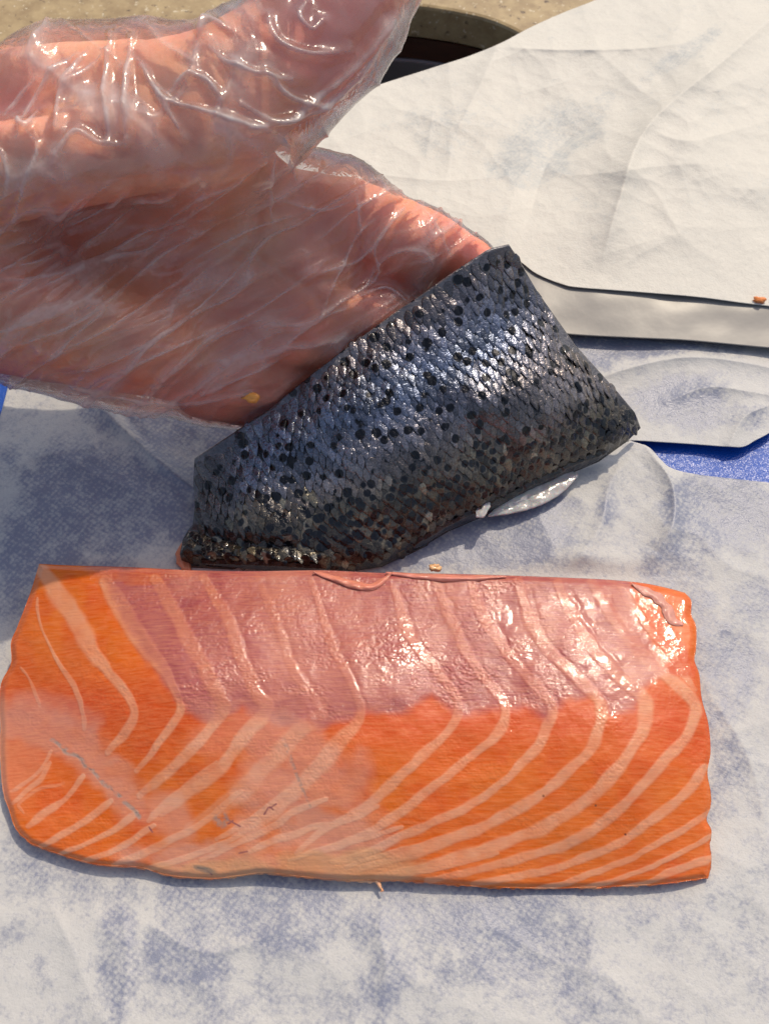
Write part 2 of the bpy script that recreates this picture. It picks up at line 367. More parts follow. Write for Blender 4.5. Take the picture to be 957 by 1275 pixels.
# big dry sheet
top = [(300, 215), (352, 182), (400, 145), (450, 114), (530, 87), (580, 71), (622, 54), (660, 34), (700, 16), (760, -8), (900, -70), (1150, -120)]
bot = [(300, 300), (480, 310), (560, 305), (632, 318), (668, 341), (700, 354), (722, 358), (800, 364), (870, 370), (957, 381), (1150, 400)]
G = coons(top, bot, [(300, 215), (300, 300)], [(1150, -120), (1150, 400)], 520, 380)
px, py = G[..., 0], G[..., 1]; W = P(px, py, .02)
zf = field([(300, 250, .008), (400, 145, .006), (530, 87, .006), (620, 54, .006), (700, 16, .005), (900, -70, .004), (560, 305, .012), (632, 318, .0140), (722, 358, .0142), (957, 381, .0145), (1150, 400, .014), (740, 200, .014), (900, 200, .020), (550, 180, .010), (1150, 100, .014)])
z = zf(px, py) + crumple(W, 20, .0026, 71) + crumple(W, 60, .0006, 75)
for ln, a, wd in (([(975, 10), (900, 75), (805, 158), (770, 250), (742, 352)], .0105, 38), ([(805, 160), (860, 175), (957, 150)], .0022, 22), ([(620, 52), (600, 100), (565, 170)], .0022, 14), ([(620, 58), (700, 62), (800, 60), (860, 52)], .0030, 11),
                  ([(450, 215), (560, 225), (660, 215)], .0012, 14), ([(870, 60), (770, 140), (690, 190), (650, 300)], -.0030, 26), ([(530, 250), (600, 270), (690, 250)], .0012, 16), ([(640, 120), (720, 95), (780, 60)], .0014, 16), ([(760, 345), (790, 320), (830, 300)], .0014, 12), ([(540, 130), (530, 200)], .0010, 14)):
    z = z + ridge(px, py, ln, a, wd)
ef = 1-.9*sstep(.66, .985, np.linspace(0, 1, z.shape[0]))[:, None]; z = zf(px, py)*(1-ef)+z*ef
wet = .05+.55*np.maximum.reduce([blob(px, py, 690, 170, 90, 40, -.7, 81), blob(px, py, 860, 60, 60, 14, -.6, 82), blob(px, py, 560, 160, 60, 40, 0, 83)*.5])  # dry sheet: this mask paints the grey shade of the facets facing away
V, Fc, A = slab(P(px, py, z), .00014, {'wet': wet})
tag(mesh_obj('butcher_paper', V, Fc, mats['dry_paper'], attrs=A), 'large creased dry white paper sheet spread behind the fish skin', 'paper')

# ------------------------------------------------------------------ salmon fillet
def Z5(l): return [(420+x/1.782, 680+y/1.782) for x, y in l]
def Z4(l): return [(x/1.994, 680+y/1.994) for x, y in l]
fz = field([(50, 705, .0180), (250, 708, .0200), (450, 712, .0205), (650, 715, .0195), (790, 725, .0180), (860, 740, .0170), (867, 820, .0178), (880, 930, .0150), (884, 1085, .0065), (700, 1100, .0060), (480, 1098, .0068), (300, 1088, .0072), (150, 1070, .0075), (50, 1048, .0078),
            (5, 960, .0080), (8, 850, .0110), (30, 780, .0150), (200, 860, .0245), (450, 860, .0245), (700, 850, .0215), (800, 950, .0185), (250, 780, .0240), (640, 780, .0205), (500, 1000, .0165), (200, 1000, .0140), (650, 1040, .0115)])
f_top = [(49, 702), (90, 704), (160, 706), (240, 710), (320, 711), (400, 710), (470, 713), (540, 714), (620, 716), (700, 719), (760, 722), (800, 726), (830, 732), (852, 738)]
f_right = [(852, 738), (860, 748), (860, 765), (866, 780), (866, 806), (864, 822), (870, 840), (873, 870), (881, 900), (884, 935), (880, 962), (884, 985), (884, 1004), (879, 1020), (885, 1034), (883, 1052), (885, 1070), (881, 1093)]
f_left = [(49, 702), (38, 738), (22, 780), (14, 800), (14, 826), (2, 850), (-1, 880), (1, 905), (0, 930), (1, 950), (4, 985), (12, 1010), (20, 1032), (38, 1050)]
f_bot = [(38, 1050), (70, 1062), (110, 1074), (140, 1078), (175, 1080), (210, 1090), (265, 1094), (300, 1090), (330, 1087), (380, 1092), (430, 1096), (470, 1096), (520, 1098), (600, 1104), (680, 1106), (760, 1104), (830, 1100), (881, 1093)]
nu, nv = 980, 450
G = coons(f_top, f_bot, f_left, f_right, nu, nv); px, py = G[..., 0], G[..., 1]
nz = lambda s, k, o=2: fbm(px/s, py/s, 0, o, k)
wx, wy = px+3.0*nz(16, 1), py+3.0*nz(16, 2)         # wobbly outlines for all the markings
bx, by = px+1.6*nz(26, 31), py+1.6*nz(26, 32)
orange = np.array([.76, .135, .001]); deep = np.array([.68, .070, .002]); pale = np.array([.80, .37, .22]); fat = np.array([.78, .46, .36]); pinkc = np.array([.54, .155, .155]); mauve = np.array([.34, .062, .078])
film = np.array([.60, .23, .19])
C = np.empty(px.shape+(3,)); C[:] = orange
def lay(col, m):
    global C
    C = C*(1-m[..., None]) + np.asarray(col)*m[..., None]
lay((.77, .18, .008), np.clip(.5+nz(70, 5), 0, 1)*.5)
lay(deep, np.clip(nz(30, 6), 0, 1)*.5)
lay(deep, (1-sstep(0, 90, np.abs(wy-885)))*.75)
# silver-pink film over the upper half
pink_poly = [(128, 716), (150, 770), (178, 812), (205, 850), (236, 885), (262, 898), (300, 880), (345, 900), (400, 905), (455, 885), (500, 888), (540, 866), (575, 890), (600, 884), (655, 878), (680, 896), (700, 872), (742, 862), (760, 888), (790, 880), (802, 852), (830, 838), (812, 806), (795, 770), (788, 745), (786, 700), (90, 695)]
def soft_in(poly, soft):
    s = inside(wx, wy, poly); q = poly+[poly[0]]; d, _ = dline(wx, wy, q, 40, 1)
    return sstep(-soft, soft, np.where(s, d, -d))
pk = soft_in(pink_poly, 9); pk = pk*(1-.0)
lay(pinkc, pk*.97)
lay(orange, soft_in([(60, 706), (88, 712), (110, 727), (150, 724), (180, 730), (236, 722), (262, 708), (260, 700), (60, 698)], 3)*.95)
# flesh between the pale bands is darker mauve inside the film
band = 0*px; flat_rel = 0*px
upper = [  # line, width start, width end (px), strength
    (Z4([(105, 60), (150, 130), (190, 190), (230, 260), (300, 350), (335, 410), (315, 460), (265, 510)]), 16, 7, 1),
    (Z4([(95, 130), (100, 180), (130, 260), (180, 340), (205, 420), (208, 450)]), 2.5, 4, .9),
    (Z4([(50, 300), (78, 340), (100, 400)]), 2, 3, .7),
    (Z4([(262, 85), (300, 150), (330, 200), (380, 270), (425, 340), (447, 405), (400, 480), (340, 560)]), 15, 6, 1),
    (Z4([(385, 80), (440, 180), (500, 290), (540, 370), (552, 410), (480, 500), (410, 565), (350, 620)]), 13, 8, 1),
    (Z4([(505, 80), (560, 170), (600, 280), (640, 370), (665, 405), (600, 480), (540, 560), (470, 610), (400, 660)]), 11, 10, .95),
    (Z4([(640, 75), (690, 200), (740, 330), (800, 410), (740, 460), (650, 560), (560, 640), (470, 700)]), 8, 13, .55),
    (Z4([(770, 85), (820, 230), (885, 370), (890, 430), (830, 500), (750, 590), (650, 680), (560, 740)]), 7, 12, .7),
    (Z5([(125, 90), (150, 180), (180, 230), (230, 290), (268, 355), (235, 420), (150, 500), (60, 580), (-30, 630), (-90, 680)]), 9, 7, .9),
    (Z5([(215, 75), (245, 150), (290, 240), (330, 300), (372, 362), (350, 420), (290, 470), (180, 560), (80, 630), (0, 665), (-50, 680)]), 9, 7, .95),
    (Z5([(295, 75), (320, 150), (370, 230), (420, 290), (472, 355), (465, 400), (440, 450), (380, 510), (300, 570), (150, 640), (40, 690), (-10, 700)]), 10, 7, .95),
    (Z5([(400, 80), (420, 150), (460, 220), (520, 280), (578, 340), (583, 390), (560, 450), (500, 510), (440, 560), (350, 610), (230, 660), (100, 700), (50, 715)]), 11, 8, 1),
    (Z5([(490, 80), (515, 140), (550, 200), (605, 270), (678, 340), (678, 400), (650, 450), (600, 520), (500, 600), (350, 665), (150, 725), (90, 735)]), 12, 9, 1),
    (Z5([(565, 80), (600, 140), (655, 215), (725, 285), (788, 345), (788, 390), (765, 435), (720, 480), (650, 560), (550, 640), (400, 695), (200, 745)]), 11, 8, 1),
    (Z5([(625, 90), (660, 140), (705, 200), (745, 250), (790, 320)]), 7, 6, .8),
    (Z5([(815, 490), (780, 540), (700, 605), (600, 672), (450, 722), (300, 752)]), 9, 6, 1),
    (Z5([(830, 585), (740, 645), (620, 705), (500, 748), (420, 765)]), 6, 5, 1),
    (Z5([(832, 640), (740, 692), (640, 732), (540, 760)]), 5, 4, 1),
    (Z5([(832, 690), (760, 718), (660, 752), (600, 765)]), 7, 4, 1),
    ([(62, 935), (50, 960), (14, 985)], 3, 3, .7),
    ([(62, 950), (50, 972), (30, 985), (16, 1000)], 5, 4, .8),
    ([(104, 967), (85, 990), (60, 1010), (36, 1030)], 5, 6, 1),
    ([(138, 997), (110, 1020), (80, 1038), (52, 1054)], 6, 5, 1),
    ([(170, 1012), (140, 1035), (105, 1052), (72, 1066)], 6, 4, 1),
    ([(192, 1028), (160, 1050), (130, 1064), (100, 1074)], 6, 4, 1),
    ([(300, 985), (260, 1020), (220, 1042), (180, 1062), (140, 1078)], 7, 5, .95),
    ([(340, 1010), (290, 1045), (240, 1065), (180, 1082)], 6, 5, .9),
    ([(357, 985), (330, 1008), (300, 1028), (270, 1046)], 6, 5, .9),
    ([(405, 995), (369, 1010), (340, 1030), (300, 1049), (250, 1072)], 6, 5, .9),
    ([(470, 1004), (430, 1022), (385, 1032), (340, 1048), (310, 1062)], 6, 5, .9),
    ([(500, 1030), (450, 1046), (400, 1058), (360, 1070)], 5, 4, .9),
    ([(560, 1042), (510, 1056), (460, 1068), (430, 1080)], 5, 4, .9),
    ([(620, 1062), (570, 1076), (520, 1088)], 5, 4, .9),
    ([(30, 1012), (24, 1000), (44, 985), (80, 975)], 3, 3, .5),
    ([(270, 950), (235, 980), (205, 1000), (186, 1022)], 7, 6, .8),
]
for ln, w0, w1, st in upper:
    d, t = dline(bx, by, ln, 50); wd = (w0*.92+(w1*1.06-w0*.92)*sstep(.35, .6, t)); wd = wd*(1+.16*nz(26, 8))
    if len(ln) and not (ln[0][0] < 0): wd = wd*(1-.35*sstep(.84, 1.0, t))*(.7+.3*sstep(0, .10, t))
    m = (1-sstep(wd*.50, wd*1.02, d))*st*(1-.35*sstep(.90, 1.0, t))*(.84+.16*nz(14, 41)); band = np.maximum(band, m)
between = pk*(1-band)
lay(mauve, between*(.55+.35*np.clip(nz(26, 11)+.2, 0, 1))*(1-sstep(620, 780, px)*.25))
lay(film, pk*np.clip(nz(60, 12), 0, 1)*.6)
lay(film, pk*soft_in([(300, 700), (340, 880), (480, 905), (460, 760), (430, 700)], 25)*.35)
lay(np.array([.56, .185, .125]), band*pk*(.85-.30*sstep(330, 520, px))); lay(pale, band*(1-pk)*.9)
lay((.50, .09, .07), soft_in([(738, 726), (764, 724), (806, 790), (850, 838), (838, 842), (790, 812)], 5)*.5)
lay(deep, soft_in([(782, 722), (800, 724), (838, 788), (868, 830), (864, 845), (835, 838), (805, 780)], 4)*.75)
# cream fat and membrane
fatm = np.maximum.reduce([blob(px, py, 400, 1040, 95, 55, .1, 91), blob(px, py, 345, 985, 55, 52, .4, 92)*.95, blob(px, py, 345, 925, 45, 40, .2, 93)*.8, blob(px, py, 400, 960, 50, 60, -.4, 103)*.8,
                          blob(px, py, 55, 905, 85, 32, .35, 94)*.85, blob(px, py, 130, 965, 75, 24, .78, 95)*.9, blob(px, py, 260, 1070, 110, 22, .05, 96), blob(px, py, 205, 1015, 45, 30, .6, 97)*.8, blob(px, py, 20, 940, 40, 60, 0, 98)*.4, blob(px, py, 290, 910, 60, 26, -.3, 99)*.45])
lay(fat*.6+film*.4, fatm*.66)
lay((.84, .47, .33), band*(1-pk)*fatm*.75)
lay(orange, (1-band)*(1-pk)*np.clip(nz(20, 61), 0, 1)*fatm*.30)
lay((.66, .36, .19), np.maximum(blob(px, py, 410, 1075, 110, 20, .05, 101), blob(px, py, 270, 1082, 80, 14, 0, 102))*.75)
lay((.70, .26, .10), (1-sstep(2, 16, 1106-py))*.0)
lay((.62, .25, .20), blob(px, py, 50, 885, 70, 22, .2, 104)*.4)
lay(pale, (1-sstep(0, 14, px-1))*sstep(850, 880, py)*.5)
# silver slit, small veins and specks
d, t = dline(wx*.7+px*.3, wy*.7+py*.3, [(64, 921), (90, 940), (120, 965), (145, 990), (172, 1016)], 30); slit = (1-sstep(1.2, 4.2, d))*np.clip(.7+nz(5, 15), 0, 1)
lay((.42, .34, .31), slit*.85); lay((.20, .18, .18), (1-sstep(.5, 1.6, d))*sstep(.1, .5, nz(6, 16))*.6)
d2, t2 = dline(px, py, [(354, 922), (362, 945), (372, 972), (386, 1004)], 30); slit2 = (1-sstep(.8, 3.2*(1-.6*t2)+1, d2))*np.clip(.5+nz(4, 18), 0, 1)
lay((.36, .27, .25), slit2*.7)
for ln in ([(329, 1014), (335, 1005), (340, 1008)], [(336, 1006), (344, 1001)], [(282, 1020), (290, 1024), (299, 1029)], [(284, 1026), (290, 1022)], [(298, 1062), (308, 1060)], [(186, 1030), (190, 1036)], [(246, 1080), (258, 1084), (264, 1089)]):
    d3, _ = dline(px, py, ln, 20); lay((.22, .05, .09), (1-sstep(.5, 1.5, d3))*.85)
lay((.30, .26, .25), blob(px, py, 275, 1021, 9, 9, 0, 105)*np.clip(nz(4, 19)+.5, 0, 1)*.7)
lay((.16, .17, .15), blob(px, py, 256, 1083, 14, 4, .3, 106)*.8)
for x, y in ((676, 991), (741, 1003), (778, 1039)): lay((.15, .03, .01), 1-sstep(.8, 2, np.hypot(px-x, py-y)))
C = C*np.array([.84, .80, .74])
# relief
z = fz(px, py)
z = z + .00012*band*pk + .00012*band*(1-pk) + .00005*nz(9, 21) + .0003*nz(45, 22) - .00008*slit - .00006*slit2
d, t = dline(wx, wy, [(120, 705), (260, 712), (400, 714), (470, 722), (560, 722), (700, 728)], 40)
for ln in upper[5:15]:                                                # film pulled tight: fine steps beside each pale band
    q = [(x+ln[1]*.9, y) for x, y in ln[0]]; d, t = dline(wx, wy, q, 30); z = z - .00010*np.exp(-(d/3.5)**2)*pk*(1-sstep(.40, .5, t))
gp = np.clip(fbm(px/40, py/30, 0, 3, 301)*.9+.55, .12, 1.25); gp = gp*(1-.8*sstep(600, 800, px)*(1-sstep(820, 900, py)))*np.where(pk > .5, 1.0, .60+.5*band*(1-sstep(900, 1080, py)))
z = z + gp*(.000065*vnoise(px/3.8, py/1.9, 0, 303)*pk + .00007*vnoise(px/2.6, py/2.3, 0, 304) + .00004*vnoise(px/7.5, py/4.2, 0, 305)*(.4+.6*pk))
e = np.minimum.reduce([dline(px, py, l, 30, 1)[0] for l in (smooth_line(f_right), smooth_line(f_left), smooth_line(f_bot), smooth_line(f_top))])
z = z - .0013*(1-sstep(0, 10, e))**2
W = P(px, py, z); W3 = W.reshape(-1, 3)
b = border(nv, nu); c_ = W3[b]; N = grid_normals(W).reshape(-1, 3)[b]
tn = np.roll(c_, -3, 0)-np.roll(c_, 3, 0); out = np.c_[tn[:, 1], -tn[:, 0]]; out /= np.linalg.norm(out, axis=1, keepdims=True)+1e-12
if ((out*(c_[:, :2]-c_[:, :2].mean(0))).sum(1) > 0).mean() < .5: out = -out
rings = [W3]; k = np.arange(len(b)); Fcs = [grid_faces(nv, nu)]; prev = b; off = len(W3); base_col = C.reshape(-1, 3); cols = [base_col]; depth = c_[:, 2]-.0018
for a, f in ((.0002, .10), (.0002, .28), (-.0002, .50), (-.0010, .78), (-.0022, 1.0)):
    r_ = np.c_[c_[:, :2]+out*a, c_[:, 2]-depth*f]; r_[:, :2] += out*(.0003*vnoise(c_[:, 0]*700, c_[:, 1]*700, r_[:, 2]*500, 3))[:, None]
    rings.append(r_); cur = off+k; k2 = (k+1) % len(b)
    Fcs.append(np.stack([prev[k], cur, cur[k2], prev[k2]], -1)); prev = cur; off += len(b); cols.append(base_col[b]*(1-.0*f))
FV = np.vstack(rings); FF = np.vstack(Fcs)
wetmask = np.concatenate([(pk.reshape(-1))]+[pk.reshape(-1)[b]]*5)

M = Mat('raw salmon flesh'); at = M.attr('Col').outputs['Color']; film_at = M.attr('film').outputs['Fac']
v = M.coord((1, 1, 1), 'World')
fib = M.noise(M.coord((170, 1500, 600), 'World', (0, 0, .12)), 1.0, 3, .55)       # muscle fibres
speck = M.noise(v, 800, 4, .7)
c1 = M.mix(M.ramp(fib, [(.35, 0.0), (.70, 1.0)]), at, M.mix(.2, at, (.95, .42, .18)))
c1 = M.mix(M.ramp(speck, [(.60, 0.0), (.80, .20)]), c1, (.85, .42, .25))
M.l(c1, M.b.inputs['Base Color'])
glh = M.noise(M.coord((900, 2100, 900), 'World', (0, 0, .04)), 1.0, 3, .65); gl2 = M.noise(v, 1100, 3, .6)
hb = M.mix(film_at, gl2, glh)
patch = M.ramp(M.noise(v, 55, 3, .6), [(.40, 0.15), (.62, 1.0)])
bmp = M.n('Bump', i_Distance=.00028); M.l(hb, bmp.inputs['Height']); M.l(M.math('MULTIPLY', patch, M.math('ADD', M.math('MULTIPLY', film_at, .5), .4)), bmp.inputs['Strength'])
b0 = M.bump(M.noise(v, 130, 3), .0003, .3); M.l(b0, bmp.inputs['Normal'])
M.l(bmp.outputs[0], M.b.inputs['Coat Normal']); M.l(M.bump(fib, .0002, .5, b0), M.b.inputs['Normal'])
M.set(Roughness=.42, Coat_Weight=.85, Coat_Roughness=.075, Coat_IOR=1.38, Subsurface_Weight=.15, Subsurface_Scale=.0018)
M.b.inputs['Subsurface Radius'].default_value = (1.0, .35, .15); M.b.inputs['Specular IOR Level'].default_value = .2
mats['flesh'] = M.m
fillet = empty('salmon_fillet', tuple(P(450, 900, .0016))); tag(fillet, 'skinned raw orange salmon fillet with pale stripes lying on damp paper', 'salmon fillet')
under(fillet, mesh_obj('flesh', FV, FF, mats['flesh'], attrs={'Col': np.vstack(cols), 'film': wetmask}))

def flap(name, line, w0, w1, z0, zc, colr, parent, n=60, m=12, thick=.0006, seed=0):
    "a curled ribbon of membrane following a line; w = width in photograph pixels each side"
    q = resample(smooth_line(line), np.linspace(0, 1, n)); tg = np.gradient(q, axis=0); tg /= np.linalg.norm(tg, axis=1, keepdims=True); nn = np.c_[-tg[:, 1], tg[:, 0]]
    s = np.linspace(-1, 1, m)[:, None]; t = np.linspace(0, 1, n)[None, :]
    wd = (w0+(w1-w0)*t)*np.sin(np.clip(t, .02, .98)*math.pi)**.5*(1+.25*vnoise(t*9, 0*t, 0, seed))
    gx = q[None, :, 0]+nn[None, :, 0]*s*wd; gy = q[None, :, 1]+nn[None, :, 1]*s*wd
    zz = z0(gx, gy) + zc*np.cos(s*1.45)*np.sin(np.clip(t, .05, .95)*math.pi)**.4*(1+.3*vnoise(t*14, s*1.0, 0, seed+3)) + .0001
    V, Fc, A = slab(P(gx, gy, zz), thick, {'Col': np.broadcast_to(np.array(colr), gx.shape+(3,))*(1+.12*fbm(gx/9, gy/9, 0, 2, seed))[..., None], 'film': np.ones(gx.shape)})
    return under(parent, mesh_obj(name, V, Fc, mats['flesh'], attrs=A))
zt = lambda x, y: fz(np.clip(x, 20, 860), np.clip(y, 716, 1090))
flap('membrane_fold', [(390, 712), (415, 720), (440, 728), (462, 731), (478, 722), (488, 713)], 5, 6, zt, .0011, (.63, .21, .15), fillet, seed=1)
flap('membrane_fold', [(480, 713), (505, 716), (540, 719), (580, 720), (630, 718)], 5, 4, zt, .0009, (.62, .21, .16), fillet, seed=4)
flap('membrane_fold', [(786, 727), (800, 735), (816, 743), (829, 757), (836, 772), (850, 778)], 6, 7, zt, .0006, (.58, .25, .20), fillet, seed=7)
flap('membrane_fold', [(432, 1092), (452, 1094), (468, 1096), (473, 1104), (476, 1110)], 7, 3, lambda x, y: .0042+0*x, .0010, (.72, .38, .22), fillet, seed=9)
def crumb(px_, py_, z_, r, colr, label, seed):
    import bmesh
    bm = bmesh.new(); bmesh.ops.create_icosphere(bm, subdivisions=3, radius=1)
    c = P(px_, py_, z_); k = rad(r, px_, py_, z_)
    vs_ = np.array([v.co[:] for v in bm.verts]); n = fbm(vs_[:, 0]*1.6+seed, vs_[:, 1]*1.6, vs_[:, 2]*1.6, 3, seed); vs_ = vs_*(1+.45*n[:, None])*np.array([1.2, .8, .6])
    fc = [[v.index for v in f.verts] for f in bm.faces]; bm.free()
    o = mesh_obj('fish_crumb', vs_*k, np.array(fc), mats['flesh'], attrs={'Col': np.tile(colr, (len(vs_), 1)), 'film': np.zeros(len(vs_))})
    o.location = c; tag(o, label, 'crumb', 'small crumbs of fish left around'); return o
crumb(945, 374, .0152, 6, (.70, .22, .05), 'tiny orange fish crumb on the edge of the big white sheet', 2)
crumb(541, 707, .0180, 6, (.70, .42, .20), 'tiny tan crumb standing at the back edge of the fillet', 5)

# ------------------------------------------------------------------ salmon skin
sz = field([(232, 700, .0045), (240, 655, .0100), (242, 575, .0235), (335, 510, .0375), (470, 415, .0570), (610, 312, .0740), (634, 306, .0730), (668, 362, .0560), (715, 430, .0430), (768, 488, .0270), (797, 532, .0160), (735, 577, .0125), (640, 618, .0110), (540, 668, .0095), (475, 704, .0080), (400, 708, .0075), (310, 704, .0065),
            (450, 560, .0400), (600, 470, .0500), (350, 620, .0240), (560, 610, .0240), (690, 500, .0400), (320, 670, .0160)])
s_top = [(243, 572), (300, 534), (333, 512), (390, 465), (450, 420), (500, 384), (560, 344), (606, 314), (616, 310), (634, 306)]
s_right = [(634, 306), (648, 328), (668, 362), (692, 396), (716, 430), (745, 462), (770, 490), (790, 514), (797, 533)]
s_left = [(243, 572), (241, 600), (243, 630), (240, 655), (228, 672), (224, 690), (228, 704)]
s_bot = [(228, 704), (290, 707), (360, 711), (430, 713), (475, 706), (520, 684), (560, 661), (610, 640), (660, 614), (705, 592), (745, 575), (780, 550), (797, 533)]
nu, nv = 420, 260
G = coons(s_top, s_bot, s_left, s_right, nu, nv, False)
for k in range(2): G[1:-1, 1:-1] = .25*(G[:-2, 1:-1]+G[2:, 1:-1]+G[1:-1, :-2]+G[1:-1, 2:])
px, py = G[..., 0], G[..., 1]
def skin_z(x, y):
    z = sz(x, y) + .0012*fbm(x/60, y/60, 0, 2, 131)
    d, t = dline(np.asarray(x, float), np.asarray(y, float), s_bot, 60, 3); z = z - (.0025+.0035*sstep(380, 520, x))*(1-sstep(0, 26, d))**2.0           # rolls under at the lower edge
    d, t = dline(np.asarray(x, float), np.asarray(y, float), [(230, 690), (300, 695), (400, 700)], 60, 3); z = z+.0032*np.exp(-(d/9)**2)
    d, t = dline(np.asarray(x, float), np.asarray(y, float), [(240, 662), (290, 672), (360, 678)], 60, 3); z = z-.0014*np.exp(-(d/8)**2)
    z = z+.0022*np.exp(-(((x-602)/34)**2+((y-500)/26)**2))+.0018*np.exp(-(((x-450)/30)**2+((y-622)/22)**2))
    return np.maximum(z, .003)
W = P(px, py, skin_z(px, py))
zone_br = lambda x, y: sstep(-25, 55, (y-(640-.30*(x-240)))+18*fbm(x/40, y/40, 0, 2, 140))            # brown back half
zone_sky = lambda x, y: np.exp(-(((y-(560-.50*(x-340)))/62)**2))*sstep(250, 330, x)*(1-sstep(600, 730, x))  # band where the sky's blue reflection is painted in
def base_skin(x, y):
    n = np.clip(.5+.5*fbm(x/14, y/14, 0, 3, 150), 0, 1)[..., None]; br = zone_br(x, y)[..., None]; bl = zone_sky(x, y)[..., None]
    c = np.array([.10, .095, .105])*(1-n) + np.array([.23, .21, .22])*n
    c = c*(1-bl*.6)+np.array([.07, .10, .18])*bl*.6  # sky reflection tinted into the hide
    c = c*(1-br*.85)+(np.array([.010, .008, .006])*(1-n)+np.array([.05, .037, .022])*n)*br*.85
    return c
M = Mat('wet fish skin'); at = M.attr('Col').outputs['Color']; v = M.coord((1, 1, 1), 'World')
sp = M.noise(v, 900, 4, .7)
def spots(M, base, v):
    zn = M.attr('zone').outputs['Fac']; wv = M.n('VectorMath', operation='ADD'); nx = M.n('TexNoise', i_Scale=500.0); M.l(v, nx.inputs['Vector'])
    sc_ = M.n('VectorMath', operation='SCALE'); M.l(nx.outputs['Color'], sc_.inputs[0]); sc_.inputs['Scale'].default_value = .0009; M.l(v, wv.inputs[0]); M.l(sc_.outputs[0], wv.inputs[1])
    va = M.n('TexVoronoi', i_Scale=235.0); vb = M.n('TexVoronoi', i_Scale=178.0); va.inputs['Randomness'].default_value = .85; vb.inputs['Randomness'].default_value = .9
    M.l(wv.outputs[0], va.inputs['Vector']); M.l(wv.outputs[0], vb.inputs['Vector'])
    nn = M.math('MULTIPLY', M.math('SUBTRACT', M.noise(v, 120, 2), .5), .35)
    lo = M.ramp(M.math('DIVIDE', M.math('ADD', va.outputs['Distance'], nn), M.math('ADD', M.math('MULTIPLY', zn, .62), .02)), [(.62, 1.0), (.78, 0.0)])
    ring = M.ramp(va.outputs['Distance'], [(.36, 0.0), (.42, 1.0), (.50, 0.0)])
    hi = M.ramp(M.math('ADD', vb.outputs['Distance'], nn), [(.27, 1.0), (.33, 0.0)])
    c = M.mix(M.math('MULTIPLY', M.math('MULTIPLY', ring, zn), .5), base, (.22, .19, .15))
    return M.mix(M.math('MAXIMUM', lo, hi), c, (.006, .006, .008))
M.l(spots(M, M.mix(M.ramp(sp, [(.3, 0.0), (.75, 1.0)]), M.mix(.5, at, (0, 0, 0)), at), v), M.b.inputs['Base Color'])
bn = M.bump(M.noise(v, 950, 3, .6), .0005, .8, M.bump(M.noise(v, 330, 3, .6), .001, .6)); M.l(bn, M.b.inputs['Normal'])
M.set(Roughness=.26, Metallic=.25, Coat_Weight=.6, Coat_Roughness=.08); mats['skin'] = M.m
M = Mat('fish scale'); at = M.attr('Col').outputs['Color']; v = M.coord((1, 1, 1), 'World')
cc = at; sp = M.noise(v, 1500, 3, .7)
M.l(spots(M, M.mix(M.ramp(sp, [(.35, 0.0), (.7, 1.0)]), M.mix(.6, cc, (.0, .0, .0)), cc), v), M.b.inputs['Base Color'])
bn = M.bump(M.noise(v, 1300, 3, .6), .0003, .7, M.bump(M.noise(v, 400, 2, .6), .0010, .65)); M.l(bn, M.b.inputs['Normal'])
M.set(Roughness=.23, Metallic=.7, Coat_Weight=.5, Coat_Roughness=.07); M.l(M.math('SUBTRACT', .72, M.math('MULTIPLY', M.attr('zone').outputs['Fac'], .25)), M.b.inputs['Metallic']); mats['scale'] = M.m

skin = empty('salmon_skin', tuple(P(450, 700, .002))); tag(skin, 'dark spotted silver-scaled piece of salmon skin held by the gloved fingers', 'fish skin')
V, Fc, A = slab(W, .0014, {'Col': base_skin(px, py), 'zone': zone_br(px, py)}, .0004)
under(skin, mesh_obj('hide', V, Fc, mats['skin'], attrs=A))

# scales: dished lozenges in offset rows, tips pointing down the skin
def scale_mesh(name, kind):
    rim = []
    for a in np.linspace(0, 2*math.pi, 10, endpoint=False):
        x, y = math.sin(a), math.cos(a)
        r = 1.0 if y > -.2 else 1.0+.22*abs(y)
        rim.append((x*.5*(1-.38*max(0, -y)), y*.60*(1+.32*max(0, -y)**2)))
    rim = np.array(rim); V = [(0, 0, .034)]; C_ = []
    for f, h in ((.42, .032), (.54, .028), (.90, .008), (1.0, -.02)):
        for p in rim: V.append((p[0]*f, p[1]*f+(.04 if f < .6 and kind != 'plain' else 0), h))
    lt = (1, 1, 1); dk = (.03, .028, .03)
    if kind == 'plain': C_ = [lt]*21+[(.85, .85, .85)]*10+[(.10, .10, .10)]*10
    elif kind == 'spot': C_ = [dk]*11+[(1.3, 1.25, 1.2)]*10+[lt]*10+[(.3, .3, .3)]*10
    else: C_ = [dk]*31+[(.12, .11, .11)]*10
    Fc = [[0, 1+i, 1+(i+1) % 10] for i in range(10)]
    for r in range(3):
        Fc += [[1+r*10+i, 1+(r+1)*10+i, 1+(r+1)*10+(i+1) % 10, 1+r*10+(i+1) % 10] for i in range(10)]
    return np.array(V), Fc, np.array(C_)
S_ = {k: scale_mesh(k, k) for k in ('plain', 'spot', 'dark')}
skin_poly = [tuple(p) for p in np.vstack([np.array(s_top), np.array(s_right)[1:], np.array(s_bot)[::-1][1:], np.array(s_left)[::-1][1:]])]
ax = np.array([.86, -.52]); ay = np.array([.30, .95])       # row direction and tip direction
pts = []
for j in range(-60, 60):
    for i in range(-60, 60):
        g = math.hypot(0, 0); q = np.array([480.0, 520.0]) + ax*(i+.5*(j % 2))*13.2 + ay*j*9.4
        pts.append(q + RNG.normal(0, .8, 2))
pts = np.array(pts); ins = inside(pts[:, 0], pts[:, 1], skin_poly)
de, _ = dline(pts[:, 0], pts[:, 1], skin_poly+[skin_poly[0]], 40, 1); dt_, _ = dline(pts[:, 0], pts[:, 1], s_top, 40, 1); pts = pts[ins & (de > 4.2) & (dt_ > 8)]
